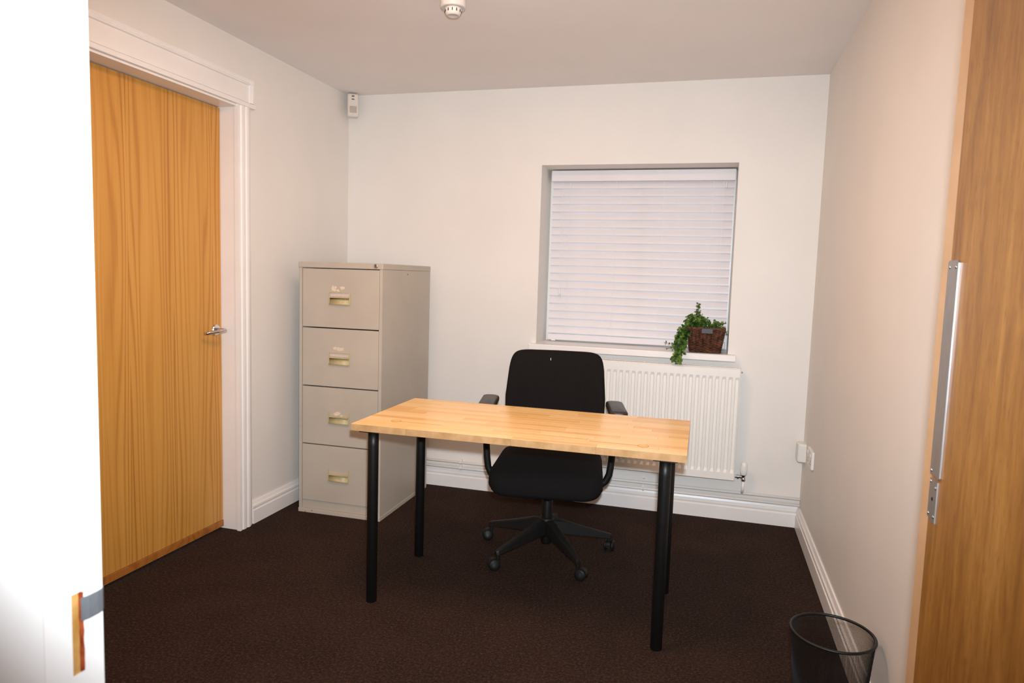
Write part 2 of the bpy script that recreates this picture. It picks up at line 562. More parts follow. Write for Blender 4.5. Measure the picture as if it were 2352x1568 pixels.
obj('keyhole', lathe(bmesh.new(), [(0, 0), (.003, 0), (.003, .0003), (0, .0003)], 12, (.746, .0022, .955), 'y'), M['dark'], pl)
for x, z in ((.757, 1.312), (.732, 1.312), (.757, .998)):
    obj('screw', lathe(bmesh.new(), [(0, 0), (.0028, 0), (.002, .0012), (0, .0014)], 10, (x, .0026, z), 'y'), M['chrome'], d, True)

# ------------------------------------------------------------------ ceiling lamp (lights the room from above the entrance half)
lp = empty('ceiling_light', 'round white drum lamp glowing on the ceiling', 'ceiling light', (1.30, -1.92, RH))
obj('lamp_base', lathe(bmesh.new(), [(0, -.0005), (.20, -.0005), (.20, -.014), (0, -.014)], 48), M['upvc'], lp)
obj('diffuser', lathe(bmesh.new(), [(0, -.0145), (.255, -.0145), (.26, -.018), (.26, -.032), (.252, -.040), (.23, -.043), (0, -.045)], 48), M['led'], lp, True)

# ------------------------------------------------------------------ filing cabinet
cb_ = empty('filing_cabinet', 'tall grey-beige steel filing cabinet with four drawers in the corner', 'filing cabinet', (.1176, -.7049, 0), .0082)
cw, cdp, ch = .470, .622, 1.321
# carcass as separate shell boards so that the drawers sit in an open front
bm = bmesh.new()
box(bm, 0, .017, 0, cdp, .022, ch - .030); box(bm, cw - .017, cw, 0, cdp, .022, ch - .030)
box(bm, .017, cw - .017, cdp - .01, cdp, .022, ch - .030)
box(bm, .017, cw - .017, .03, cdp - .01, .022, .03)
obj('body', bm, M['cabinet'], cb_)
obj('plinth', B(-.002, cw + .002, -.004, cdp, 0, .0215, .0015), M['cab_plinth'], cb_)
obj('top_cap', B(-.002, cw + .002, -.004, cdp + .002, ch - .0295, ch, .003), M['cabinet'], cb_)
lk = obj('lock', lathe(bmesh.new(), [(0, 0), (.011, 0), (.011, -.006), (.008, -.008), (0, -.008)], 20, (.436, -.004, 1.308), 'y'), M['steel'], cb_)
obj('keyhole', B(.4345, .4375, -.0125, -.0121, 1.302, 1.314), M['dark'], lk)
obj('shelf_lip', B(.0175, cw - .0175, .006, .012, .022, .066, .001), M['cabinet'], cb_)
obj('side_hole', lathe(bmesh.new(), [(0, 0), (.0035, 0), (.0035, .0004), (0, .0004)], 12, (cw, .302, 1.271), 'x'), M['dark'], cb_)
DRZ = [(.988, 1.289), (.682, .984), (.374, .678), (.068, .370)]
TR_full = [True, True, False, False]
for k, (z0, z1) in enumerate(DRZ):
    dr = obj('drawer', B(.0195, cw - .0195, 0.0, .024, z0, z1 - .0015, .002), M['cabinet'], cb_)
    # recessed pull: frame, label card, cup
    hx0, hx1 = .173, .293
    hz1 = z0 + (.183 if k == 0 else .180); hz0 = hz1 - .066
    zm = hz1 - .030       # bottom of card window
    bm = bmesh.new()
    fr, ft = .0045, .006
    box(bm, hx0, hx0 + fr, -ft, 0, hz0, hz1 if k != 2 else hz1, .001); box(bm, hx1 - fr, hx1, -ft, 0, hz0, hz1, .001)
    box(bm, hx0 + fr, hx1 - fr, -ft, 0, hz0, hz0 + fr, .001)
    box(bm, hx0 + fr, hx1 - fr, -.013, 0, zm, zm + .007, .001)
    if k < 2: box(bm, hx0 + fr, hx1 - fr, -ft, 0, hz1 - fr, hz1, .001)
    hn = obj('handle', bm, M['brass'], dr)
    # cup: curved grip leaning out at the bottom
    bm = bmesh.new()
    cup = [(-.0004, zm), (-.0008, zm - .013), (-.003, hz0 + .018), (-.008, hz0 + .010), (-.011, hz0 + .004), (-.0092, hz0 + .003), (-.004, hz0 + .004), (-.0002, hz0 + .004)]
    loft(bm, [[(x, y, z) for y, z in cup] for x in (hx0 + fr + .0002, hx1 - fr - .0002)])
    obj('grip', bm, M['brass'], hn, True)
    if k < 2:
        obj('label_card', B(hx0 + fr + .0005, hx1 - fr - .0005, -.002, -.0002, zm + .0075, hz1 - fr - .0005), M['card'], hn)
    # torn sticker remains above the handle
    random.seed(20 + k)
    if k < 3:
        bm = bmesh.new()
        for q in range(7 if k < 2 else 3):
            cx = random.uniform(.195, .25); cz = hz1 + (random.uniform(.006, .03) if k < 2 else random.uniform(-.022, -.008)); r = random.uniform(.007, .016)
            ring = [(cx + r * random.uniform(.5, 1.3) * math.cos(a * .628), -.0003 - q * .00008, cz + .6 * r * random.uniform(.5, 1.3) * math.sin(a * .628)) for a in range(10)]
            loft(bm, [[(x, 0.0, z) for x, y, z in ring], ring])
        obj('sticker_remains', bm, M['residue'], dr, kind='stuff')

# ------------------------------------------------------------------ desk
DKW, DKD, DKH, DKT = 1.233, .599, .7064, .026
dk = empty('desk', 'butcher-block wood desk on four black round legs', 'desk', (.879, -1.5392, 0), .0049)
random.seed(11)
rows = 15
rh = DKD / rows
for r_ in range(rows):
    x = 0.0
    cuts = []
    x = -random.uniform(0, .22)
    while x < DKW:
        ln = random.uniform(.20, .42)
        a, b = max(0, x), min(DKW, x + ln)
        if DKW - b < .05: b = DKW; ln = 9
        if b - a > .03: cuts.append([a, b])
        elif cuts: cuts[-1][1] = b
        x += ln
    if cuts and cuts[0][0] > 0: cuts[0][0] = 0.0
    for a, b in cuts:
        y0, y1 = r_ * rh, (r_ + 1) * rh
        o = obj('stave', B((a - b) / 2 + .00015, (b - a) / 2 - .00015, -(rh / 2) + .00015, rh / 2 - .00015, -DKT / 2, DKT / 2, .0004, 1), M['stave'], dk)
        o.location = ((a + b) / 2, (y0 + y1) / 2, DKH - DKT / 2)
        o.data.materials.append(M['stave_edge'])
        for p in o.data.polygons:
            if abs(p.normal.z) < .3: p.material_index = 1
for x, y, x2 in ((.136, .108, .325), (1.083, .078, .895)):
    pg = obj('plug', lathe(bmesh.new(), [(0, 0), (.0185, 0), (.018, .0004), (0, .0005)], 32, (x, y, DKH)), M['plug'], dk)
    rg = bmesh.new()
    tube(rg, [(x + .0188 * math.cos(a * math.pi / 18), y + .0188 * math.sin(a * math.pi / 18), DKH + .0002) for a in range(36)], .0006, 6, closed=True)
    obj('plug_ring', rg, M['seam'], pg)
    s = 1 if x2 > x else -1
    obj('groove', B(min(x + s * .02, x2), max(x + s * .02, x2), y - .0011, y + .0011, DKH - .001, DKH + .0003), M['seam'], dk)
for lx, ly in ((.071, .046), (.071, .512), (1.1635, .046), (1.1635, .505)):
    bm = lathe(bmesh.new(), [(0, 0.0), (.019, 0.0), (.0205, .002), (.0205, .62), (.0205, DKH - DKT - .005), (.0, DKH - DKT - .005)], 28)
    lg = obj('leg', bm, M['black_metal'], dk, True, loc=(lx, ly, 0))
    lg.data.polygons[0].use_smooth = False
    for p in lg.data.polygons:
        if abs(p.normal.z) > .6: p.use_smooth = False
    obj('mounting_plate', B(-.04, .04, -.04, .04, DKH - DKT - .0048, DKH - DKT - .0002), M['black_metal'], lg)

# ------------------------------------------------------------------ office chair  (local: +x lateral, -y forward)
CA = math.radians(8.0)
chr_ = empty('office_chair', 'black fabric swivel office chair with armrests behind the desk', 'chair', (1.487, -.795, 0), CA)


def P(lat, fwd, z): return (lat, -fwd, z)


# seat cushion: stacked rounded outlines with a waterfall front
SW, SD = .505, .485
rings = []
for z, ins, fr in ((.358, .060, .05), (.352, .030, .03), (.362, .010, .008), (.385, .0, .0), (.415, .0, .0), (.436, .006, .010), (.450, .018, .032), (.458, .045, .075), (.461, .10, .14)):
    ol = rrect(SW - 2 * ins, SD - 2 * ins, max(.02, .085 - ins * .3), 7)
    ring = []
    for x, y in ol:
        t_ = (SD / 2 - y) / SD          # 1 at the front (forward = -y)
        zz = z - .012 * max(0, t_ - .55) ** 2 * 8 * (1 if z > .4 else 1.6)
        xx = x * (1.0 - .05 * (1 - t_))
        ring.append((xx, y - .012 + (fr * .3 if y < 0 else 0), zz))
    rings.append(ring)
obj('seat', loft(bmesh.new(), rings), M['fabric'], chr_, True)
bm = bmesh.new()
box(bm, -.17, .17, -.16, .15, .325, .352, .008)
box(bm, -.07, .07, -.11, .10, .285, .326, .012)
me_ = obj('tilt_mechanism', bm, M['black_plastic'], chr_)
obj('lever', tube(bmesh.new(), [(-.06, -.05, .312), (-.20, -.09, .318), (-.25, -.10, .322)], [.006, .006, .009], 8), M['black_plastic'], me_, True)
# backrest
ol = []
for i in range(64):
    a = 2 * math.pi * i / 64
    n_ = 9.0 if math.sin(a) > 0 else 5.0
    x = abs(math.cos(a)) ** (2 / n_) * (1 if math.cos(a) >= 0 else -1)
    z = abs(math.sin(a)) ** (2 / n_) * (1 if math.sin(a) >= 0 else -1)
    ol.append((x, z))
ZC, ZH = .695, .222


def back_pt(x, z, dep, sc):
    z_ = z * (ZH - (1 - sc))
    s = z_ / ZH
    hwid = (.2455 - (1 - sc)) * (1 - .085 * max(0, s - .0) ** 1.3 - .10 * max(0, -s - .25) ** 1.5)
    xx = x * hwid
    yy = .265 + .07 * (s * .5 + .5) - .45 * xx * xx * -1 * -1 + dep      # leans back toward the top, gently wrapped
    yy = .262 + .062 * (s * .5 + .5) - .55 * xx * xx + dep - .02 * (1 - s * s)
    return (xx, yy, ZC + z_)


rings = []
for sc, dep in ((.90, -.022), (.965, -.0215), (.985, -.018), (.997, -.010), (1.0, .0), (.997, .012), (.985, .020), (.96, .024), (.90, .025)):
    rings.append([back_pt(x, z, dep, sc) for x, z in ol])
bm = bmesh.new()
vr = [[bm.verts.new(c) for c in r] for r in rings]
for a, b in zip(vr, vr[1:]):
    for i in range(64):
        k = (i + 1) % 64
        bm.faces.new((a[i], a[k], b[k], b[i]))
# curved faces front and back by vertical strips
for ring in (vr[0], vr[-1]):
    half = 32
    for i in range(1, half - 0):
        a0, a1 = ring[i - 1] if i > 0 else ring[0], ring[i]
        b0, b1 = ring[(64 - i + 1) % 64], ring[(64 - i) % 64]
        vs4 = []
        for q in (a0, a1, b1, b0):
            if q not in vs4: vs4.append(q)
        if len(vs4) >= 3: bm.faces.new(vs4)
    bm.faces.new((ring[31], ring[32], ring[33]))
bk = obj('backrest', bm, M['fabric'], chr_, True)
obj('lint', B(-.0295, -.0275, .262, .2635, .872, .884), M['cord'], bk)
bm = bmesh.new()
loft(bm, [[(x * .03 * (1 + .4 * s), y, z) for x, y, z in ((-1, y0, z0), (1, y0, z0), (1, y0 + .02, z0), (-1, y0 + .02, z0))] for s, y0, z0 in ((0, .12, .318), (0, .24, .325), (0, .30, .36), (.2, .315, .45), (.5, .318, .60), (1, .322, .70))])
obj('back_support', bm, M['black_plastic'], chr_)
for s in (-1, 1):
    pts = [(s * .15, -.045, .338), (s * .20, -.045, .340), (s * .238, -.045, .352), (s * .262, -.046, .374), (s * .276, -.047, .405), (s * .282, -.048, .45), (s * .289, -.05, .55), (s * .295, -.05, .672)]
    ar = obj('armrest', tube(bmesh.new(), pts, .0155, 14), M['black_plastic'], chr_, True)
    rings = []
    for z, ins in ((.672, .012), (.674, .004), (.680, .0), (.692, .0), (.699, .004), (.702, .012)):
        rings.append([(s * .297 + x - s * .02 * 0 + .02 * (-.5 * y / .14), y + .045, z - .25 * (y * .1 if False else 0)) for x, y in rrect(.082 - 2 * ins, .285 - 2 * ins, .028 - ins * .5, 6)])
    obj('arm_pad', loft(bmesh.new(), rings), M['arm_pad'], ar, True)
# column
cl = obj('gas_column', lathe(bmesh.new(), [(0, .052), (.024, .052), (.0245, .055), (.0245, .285), (.0235, .289), (.0, .289)], 24), M['black_metal'], chr_, True)
obj('base_hub', lathe(bmesh.new(), [(.025, .088), (.030, .088), (.034, .10), (.036, .16), (.033, .172), (.0255, .174)], 24), M['black_plastic'], chr_, True)
wheel_me = None
for k in range(5):
    ang = math.radians(94 + 72 * k) - CA
    ca, sa = math.cos(ang), math.sin(ang)

    def Q(r, s, z): return (r * ca - s * sa, r * sa + s * ca, z)
    rings = []
    for r, hwid, z0, z1 in ((.024, .028, .100, .166), (.07, .025, .100, .160), (.16, .0205, .088, .130), (.25, .0165, .077, .104), (.302, .014, .070, .089), (.312, .008, .070, .084)):
        b = .006
        rings.append([Q(r, -hwid, z0), Q(r, hwid, z0), Q(r, hwid * .8, z1 - b), Q(r, hwid * .5, z1), Q(r, -hwid * .5, z1), Q(r, -hwid * .8, z1 - b)])
    obj('leg', loft(bmesh.new(), rings), M['black_plastic'], chr_)
    # caster: stem + hood + two wheels; trailing sideways
    rr_ = .298
    ta = ang + math.radians((70, 40, -25, 35, 60)[k])
    tx, ty = math.cos(ta), math.sin(ta)
    base = Vector(Q(rr_, 0, 0))
    off = Vector((tx, ty, 0)) * .018
    bm = bmesh.new()
    tube(bm, [base + Vector((0, 0, .046)), base + Vector((0, 0, .074))], .0085, 12)
    # hood: arched band over the wheels
    hood = []
    side = Vector((-ty, tx, 0))
    for i in range(9):
        a = math.radians(-10 + 200 * i / 8)
        c_ = base + off + Vector((tx, ty, 0)) * (.028 * math.cos(a)) + Vector((0, 0, .026 + .028 * math.sin(a)))
        c2 = base + off + Vector((tx, ty, 0)) * (.020 * math.cos(a)) + Vector((0, 0, .026 + .020 * math.sin(a)))
        hood.append([c_ - side * .009, c_ + side * .009, c2 + side * .009, c2 - side * .009])
    loft(bm, hood)
    cs = obj('caster', bm, M['black_plastic'], chr_)
    for s in (-1, 1):
        bm = lathe(bmesh.new(), [(0, 0), (.018, 0), (.0245, .003), (.026, .007), (.0245, .011), (.019, .0135), (.0, .0145)], 24)
        rot = Matrix.Translation(base + off + Vector((0, 0, .0262)) + side * s * .0095) @ (side * s).to_track_quat('Z', 'Y').to_matrix().to_4x4()
        bmesh.ops.transform(bm, matrix=rot, verts=bm.verts)
        obj('wheel', bm, M['black_plastic'], cs, True)

# ------------------------------------------------------------------ radiator
RX0, RX1, RZ0, RZ1, RY = 1.235, 2.338, .242, .838, -.110
ra = empty('radiator', 'white ribbed panel radiator under the window', 'radiator', (RX0, 0, RZ0))
rw, rhh = RX1 - RX0, RZ1 - RZ0
npitch = 33
pitch = rw / npitch
xs = []
for k in range(npitch):
    c_ = (k + .5) * pitch
    xs += [(c_ - .0105, 0), (c_ - .0065, 1), (c_ + .0065, 1), (c_ + .0105, 0)]
xs = [(0.004, 0)] + xs + [(rw - .004, 0)]
zr = [(.003, 0), (.040, 0), (.056, 1), (rhh - .062, 1), (rhh - .046, 0), (rhh - .006, 0)]
bm = bmesh.new()
grid = []
for z, gz in zr:
    grid.append([bm.verts.new((x, RY + .0075 * gx * gz, z)) for x, gx in xs])
for a, b in zip(grid, grid[1:]):
    for i in range(len(xs) - 1):
        bm.faces.new((a[i], a[i + 1], b[i + 1], b[i]))
# returned edges
def edge_strip(vl, dvec):
    nv = [bm.verts.new(v.co + Vector(dvec)) for v in vl]
    for i in range(len(vl) - 1):
        bm.faces.new((vl[i], vl[i + 1], nv[i + 1], nv[i]))
edge_strip(grid[0], (0, .02, -.003)); edge_strip(grid[-1], (0, .012, .006))
edge_strip([g_[0] for g_ in grid], (-.004, .01, 0)); edge_strip([g_[-1] for g_ in grid], (.004, .01, 0))
obj('front_panel', bm, M['rad'], ra)
for x0, x1 in ((-.001, .001), (rw - .001, rw + .001)):
    obj('side_cover', B(x0, x1, RY + .0085, -.030, .004, rhh - .002, .0004), M['rad'], ra)
obj('back_panel', B(.004, rw - .004, -.045, -.035, .003, rhh - .02), M['rad'], ra)
bm = bmesh.new()
nb = 150
for k in range(nb):
    x = .01 + (rw - .02) * k / (nb - 1)
    box(bm, x - .0018, x + .0018, RY + .014, -.036, rhh - .004, rhh - .001)
box(bm, .002, rw - .002, RY + .009, RY + .016, rhh - .006, rhh, .001)
box(bm, .002, rw - .002, -.042, -.034, rhh - .006, rhh, .001)
obj('top_grille', bm, M['rad'], ra, kind='stuff')
vx = 2.383 - RX0
vb = obj('valve_body', lathe(bmesh.new(), [(0, 0), (.009, 0), (.0095, .004), (.012, .005), (.012, .014), (.010, .016), (.010, .030), (.013, .032), (.013, .038), (0, .038)], 20, (vx, -.078, -.004)), M['chrome'], ra, True)
bm = tube(bmesh.new(), [(rw - .0, -.078, .020), (rw + .012, -.078, .020), (rw + .0125, -.078, .020), (rw + .022, -.078, .020), (rw + .0225, -.078, .020), (vx - .008, -.078, .020)], [.0085, .0085, .0125, .0125, .0085, .0085], 14)
obj('spindle', bm, M['chrome'], vb)
prof = [(0, .034), (.014, .034), (.0165, .040), (.0185, .055), (.0185, .080), (.0165, .094), (.013, .102), (.0, .104)]
hdv = obj('valve_head', lathe(bmesh.new(), prof, 28, (vx, -.078, -.004)), M['upvc'], ra, True)
for k in range(14):
    a = 2 * math.pi * k / 14
    obj('rib', tube(bmesh.new(), [(vx + .0182 * math.cos(a), -.078 + .0182 * math.sin(a), .048), (vx + .0182 * math.cos(a), -.078 + .0182 * math.sin(a), .078)], .0013, 6), M['upvc'], hdv)
obj('bleed_valve', tube(bmesh.new(), [(rw + .001, -.060, rhh - .024), (rw + .010, -.060, rhh - .024)], [.006, .004], 10), M['chrome'], ra)

# heating pipes
hp = empty('heating_pipe', 'upper white heating pipe above the skirting with riser to valve', 'pipe', (0, 0, .160))
bm = tube(bmesh.new(), [(.02, -.032, .0), (RW - .002, -.032, .0)], .0076, 14)
obj('run', bm, M['gloss'], hp, True)
bm = tube(bmesh.new(), [(2.383, -.032, .0), (2.383, -.040, .012), (2.383, -.066, .022), (2.383, -.078, .032), (2.383, -.078, .0775)], .0076, 14)
obj('riser', bm, M['gloss'], hp, True)
lp2 = empty('heating_pipe', 'lower white heating pipe just above the skirting', 'pipe', (0, 0, .126))
obj('run', tube(bmesh.new(), [(.02, -.032, 0), (RW - .002, -.032, 0)], .0076, 14), M['gloss'], lp2, True)
for x, lb in ((.779, 'white double pipe clip on the wall near the filing cabinet'), (1.862, 'white double pipe clip on the wall below the radiator')):
    pc = empty('pipe_clip', lb, 'pipe clip', (x, 0, .143), group='pipe clips')
    obj('back_strip', B(-.006, .006, -.022, -.0005, -.034, .034, .001), M['gloss'], pc)
    for z in (-.017, .017):
        obj('clip_ring', tube(bmesh.new(), [(0, -.032 + .0095 * math.cos(a * math.pi / 8), z + .0095 * math.sin(a * math.pi / 8)) for a in range(16)], .0022, 6, closed=True), M['gloss'], pc)

# ------------------------------------------------------------------ venetian blind
bl = empty('venetian_blind', 'closed white venetian blind filling the window recess', 'blind', (0, .20, 0))
bx0, bx1 = 1.236, 2.258
obj('valance', B(1.236, 2.262, -.045, -.033, 1.836, 1.898, .003), M['slat'], bl)
obj('head_rail', B(1.24, 2.258, -.032, .028, 1.845, 1.893, .002), M['slat'], bl)
sm = None
for k in range(20):
    z = 1.824 - .0448 * k
    if sm is None:
        bm = bmesh.new()
        pr_ = []
        for i in range(7):
            t_ = -1 + 2 * i / 6
            pr_.append((t_ * .025, .0026 - .0030 * t_ * t_ + (.0012 if abs(t_) < .99 else .0004)))
        pr_ += [(a, b - (.0026 if abs(a) < .0249 else .0008)) for a, b in reversed(pr_)]
        loft(bm, [[(x, a, b) for a, b in pr_] for x in (bx0, bx1)])
        o = obj('slat', bm, M['slat'], bl); sm = o.data
    else:
        o = bpy.data.objects.new('slat', sm); COL.objects.link(o); o.parent = bl
    o.location = (random.uniform(-.0015, .0015), 0, z)
    o.rotation_euler = (math.radians(69 + random.uniform(-.25, .25)), 0, 0)     # room-side edge turned down
bm = bmesh.new()
box(bm, bx0 - .001, bx1, -.012, .012, .908, .944, .004)
br = obj('bottom_rail', bm, M['slat'], bl)
obj('hold_down_clip', B(1.262, 1.288, -.026, -.0125, .9035, .915, .002), M['upvc'], br)
for x in (1.346, 1.613, 1.881, 2.148):
    obj('ladder_cord', tube(bmesh.new(), [(x, -.0265, .946), (x, -.0265, 1.842)], .0010, 6), M['cord'], bl)
pc = obj('pull_cord', tube(bmesh.new(), [(1.303, -.031, 1.215), (1.300, -.031, 1.5), (1.303, -.031, 1.836)], .0011, 6), M['cord'], bl)
obj('tassel', lathe(bmesh.new(), [(0, 1.170), (.0065, 1.170), (.006, 1.19), (.0035, 1.213), (.0, 1.222)], 14, (1.303, -.031, 0)), M['upvc'], pc, True)
pc = obj('tilt_cord', tube(bmesh.new(), [(2.205, -.031, 1.25), (2.2, -.031, 1.836)], .0009, 6), M['cord'], bl)
obj('tassel', lathe(bmesh.new(), [(0, 1.795), (.006, 1.795), (.0055, 1.81), (.0035, 1.826), (.0, 1.832)], 14, (2.215, -.031, 0)), M['upvc'], pc, True)

# ------------------------------------------------------------------ wicker basket
bs = empty('wicker_basket', 'small dark brown wicker basket on the window sill', 'basket', (2.150, .045, WB))
bw0, bw1, bd0, bd1, bh = .158, .196, .105, .13, .136


def basket_outline(t_, n=96, grow=0.0):
    w_ = bw0 + (bw1 - bw0) * t_ + grow; d_ = bd0 + (bd1 - bd0) * t_ + grow
    base = rrect(w_, d_, .014, 4)
    # resample evenly
    ps = [Vector((*q, 0)) for q in base]
    ln = [(ps[(i + 1) % len(ps)] - ps[i]).length for i in range(len(ps))]
    tot = sum(ln); out_ = []; i = 0; acc = 0
    for k in range(n):
        s = tot * k / n
        while acc + ln[i] < s: acc += ln[i]; i += 1
        out_.append(ps[i].lerp(ps[(i + 1) % len(ps)], (s - acc) / ln[i]))
    return out_


bm = bmesh.new()
nrow = 19
random.seed(5)
for r_ in range(nrow):
    t_ = (r_ + .5) / nrow
    o_ = basket_outline(t_, 120)
    pts = []
    for k, q in enumerate(o_):
        dirv = Vector((q.x, q.y, 0)); nrm = dirv.normalized()
        amp = .0034 * math.cos(2 * math.pi * k / 120 * 15 + (math.pi if r_ % 2 else 0))
        pts.append((q.x + nrm.x * amp, q.y + nrm.y * amp, .004 + t_ * (bh - .012) + random.uniform(-.0008, .0008)))
    tube(bm, pts, .0030, 8, closed=True)
obj('weave', bm, M['wicker'], bs, True, kind='stuff')
o0, o1 = basket_outline(0.02, 30), basket_outline(1.0, 30)
bm = bmesh.new()
for a, b in zip(o0, o1):
    tube(bm, [(a.x, a.y, .002), (b.x, b.y, bh - .004)], .0024, 6)
obj('stakes', bm, M['wicker'], bs, True, kind='stuff')
bm = bmesh.new()
o_ = basket_outline(1.03, 90)
for ph in (0, math.pi):
    tube(bm, [(q.x * (1 + .012 * math.cos(k * .7 + ph)), q.y * (1 + .012 * math.cos(k * .7 + ph)), bh - .004 + .003 * math.sin(k * .7 + ph)) for k, q in enumerate(o_)], .0042, 7, closed=True)
obj('rim', bm, M['wicker'], bs, True)
bm = bmesh.new()
lo = rrect(bw0 - .012, bd0 - .012, .012, 4); hi = rrect(bw1 - .014, bd1 - .014, .012, 4)
loft(bm, [[(x, y, .003) for x, y in lo], [(x, y, bh - .016) for x, y in hi]])
obj('lining', bm, M['wicker_in'], bs)
obj('front_plate', B(-.022, .036, -.0735, -.0685, .106, .132, .001), M['tagplate'], bs)

# ------------------------------------------------------------------ trailing plant in the basket
pt = empty('potted_plant', 'bushy green trailing plant growing from the wicker basket', 'plant', (2.150, .045, WB + .10))
random.seed(31)
lbm = bmesh.new()
stems = []


def leaf(c, dirv, up, ln, wd):
    d_ = Vector(dirv).normalized(); u_ = Vector(up); u_ = (u_ - d_ * u_.dot(d_)).normalized(); s_ = d_.cross(u_)
    c = Vector(c)
    tip = c + d_ * ln - u_ * ln * .15
    a = c + d_ * ln * .35 + s_ * wd * .5 + u_ * ln * .08; b = c + d_ * ln * .35 - s_ * wd * .5 + u_ * ln * .08
    a2 = c + d_ * ln * .75 + s_ * wd * .38 + u_ * ln * .03; b2 = c + d_ * ln * .75 - s_ * wd * .38 + u_ * ln * .03
    mid = c + d_ * ln * .5 - u_ * ln * .04
    V = [lbm.verts.new(q) for q in (c, a, a2, tip, b2, b, mid)]
    for i in range(6):
        lbm.faces.new((V[i], V[(i + 1) % 6], V[6]))


def sprig(pts, step=.0085, ln=.016, wd=.013):
    stems.append(pts)
    ps = [Vector(p) for p in pts]
    acc = 0; k = 0
    for a, b in zip(ps, ps[1:]):
        t_ = (b - a); L_ = t_.length; t_.normalize()
        s = 0
        while s < L_:
            base = a + t_ * s
            ax = t_.cross(Vector((.3, .5, .8))).normalized()
            ang = k * 2.0 + random.uniform(-.4, .4)
            for q in (0, math.pi):
                r_ = Matrix.Rotation(ang + q, 3, t_) @ ax
                f_ = random.uniform(.75, 1.2)
                leaf(base, r_ + t_ * .55 + Vector((0, -.15, .1)), Vector((0, -.5, .8)) + t_ * .3, ln * f_, wd * f_)
            s += step * random.uniform(.8, 1.25); k += 1


def curve(p0, p1, p2, n=8):
    p0, p1, p2 = Vector(p0), Vector(p1), Vector(p2)
    return [p0 * (1 - t_) ** 2 + p1 * 2 * t_ * (1 - t_) + p2 * t_ ** 2 for t_ in (i / n for i in range(n + 1))]


# local coordinates: origin at basket centre, z=0 is 0.10 above the sill
sprig(curve((-.03, -.005, .01), (-.045, 0, .09), (-.046, -.01, .160)))
sprig(curve((-.03, .01, .02), (-.05, 0, .08), (-.055, .0, .125)))
for k in range(26):
    x0 = random.uniform(-.075, .06)
    y0 = random.uniform(-.04, .035)
    top = .105 - abs(x0 + .035) * .45 + random.uniform(-.03, .0)
    sprig(curve((x0 * .7, y0 * .6, .01), (x0, y0, top * .7), (x0 + random.uniform(-.03, .02), y0 + random.uniform(-.03, .01), top), 6), .010)
for k in range(6):      # sparse right-hand sprigs
    x0 = random.uniform(.05, .08)
    sprig(curve((x0 * .8, random.uniform(-.02, .03), .015), (x0, 0, .05), (x0 + random.uniform(.01, .03), random.uniform(-.02, .03), random.uniform(.035, .075)), 5), .012, .011, .008)
for k in range(13):     # bushy shoulder on the left of the mound
    x0 = random.uniform(-.105, -.045)
    y0 = random.uniform(-.05, .03)
    top = random.uniform(.06, .10) - max(0, -x0 - .085) * .6
    sprig(curve((-.05, y0 * .5, .02), (x0 + .02, y0, top * .8), (x0 - .012, y0 - .01, top), 6), .010)
for k in range(12):     # fuller fall beside the basket
    y0 = random.uniform(-.07, .0)
    e = (random.uniform(-.155, -.10), -.07 + y0 * .2, random.uniform(-.075, .0))
    sprig(curve((-.07, y0 * .5, .035), (e[0] + .01, -.03 + y0 * .3, .06), e, 7), .0095, .016, .013)
sprig(curve((.07, -.02, .03), (.10, -.03, .05), (.108, -.045, .005), 5), .012, .011, .008)
for k in range(9):      # mass falling over the left side
    y0 = random.uniform(-.075, -.0)
    sx = random.uniform(-.015, .012)
    e = (-.135 + sx * 1.5, -.075 + y0 * .25, -.05 - random.uniform(0, .05))
    sprig(curve((-.06 + sx, y0 * .4, .03), (-.115 + sx, -.03 + y0 * .4, .05), e, 8), .0085, .018, .014)
for e, w_ in (((-.165, -.125, -.085), .016), ((-.145, -.15, -.115), .018), ((-.163, -.172, -.146), .018), ((-.130, -.175, -.152), .02), ((-.152, -.175, -.140), .018), ((-.11, -.14, -.10), .018)):
    sprig(curve((-.075, -.03, .02), (-.115, -.14, .0), e, 8), .0095, w_, w_ * .85)
sprig(curve((-.13, -.09, -.055), (-.18, -.10, -.06), (-.215, -.10, -.050), 5), .016, .012, .006)
sprig(curve((-.15, -.09, -.06), (-.18, -.10, -.085), (-.205, -.10, -.085), 5), .018, .012, .006)
obj('foliage', lbm, M['leaf'], pt, kind='stuff')
bm = bmesh.new()
for s_ in stems: tube(bm, s_, .0011, 5)
obj('stems', bm, M['stem'], pt, kind='stuff')

# ------------------------------------------------------------------ waste bin
bn = empty('waste_bin', 'round black wire-mesh waste bin by the right wall', 'bin', (2.543, -1.78, 0))
br0, br1, bht = .088, .111, .30
bm = bmesh.new()
NW = 190
tw = 2 * math.pi * .55
for s in (-1, 1):
    for k in range(NW):
        a0 = 2 * math.pi * k / NW
        pts = []
        for i in range(17):
            t_ = i / 16
            r_ = br0 + (br1 - br0) * t_
            a = a0 + s * tw * t_ * .75
            pts.append((r_ * math.cos(a), r_ * math.sin(a), .006 + t_ * (bht - .012)))
        tube(bm, pts, .00036, 3, cap=False)
obj('mesh_wall', bm, M['wire'], bn, kind='stuff')
obj('rim', tube(bmesh.new(), [(br1 * math.cos(a * math.pi / 36), br1 * math.sin(a * math.pi / 36), bht - .004) for a in range(72)], .0042, 10, closed=True), M['black_metal'], bn, True)
obj('base_ring', tube(bmesh.new(), [(br0 * math.cos(a * math.pi / 36), br0 * math.sin(a * math.pi / 36), .0045) for a in range(72)], .0042, 10, closed=True), M['black_metal'], bn, True)
obj('bottom_plate', lathe(bmesh.new(), [(0, .004), (br0 - .003, .004), (br0 - .003, .006), (0, .006)], 48), M['black_metal'], bn)

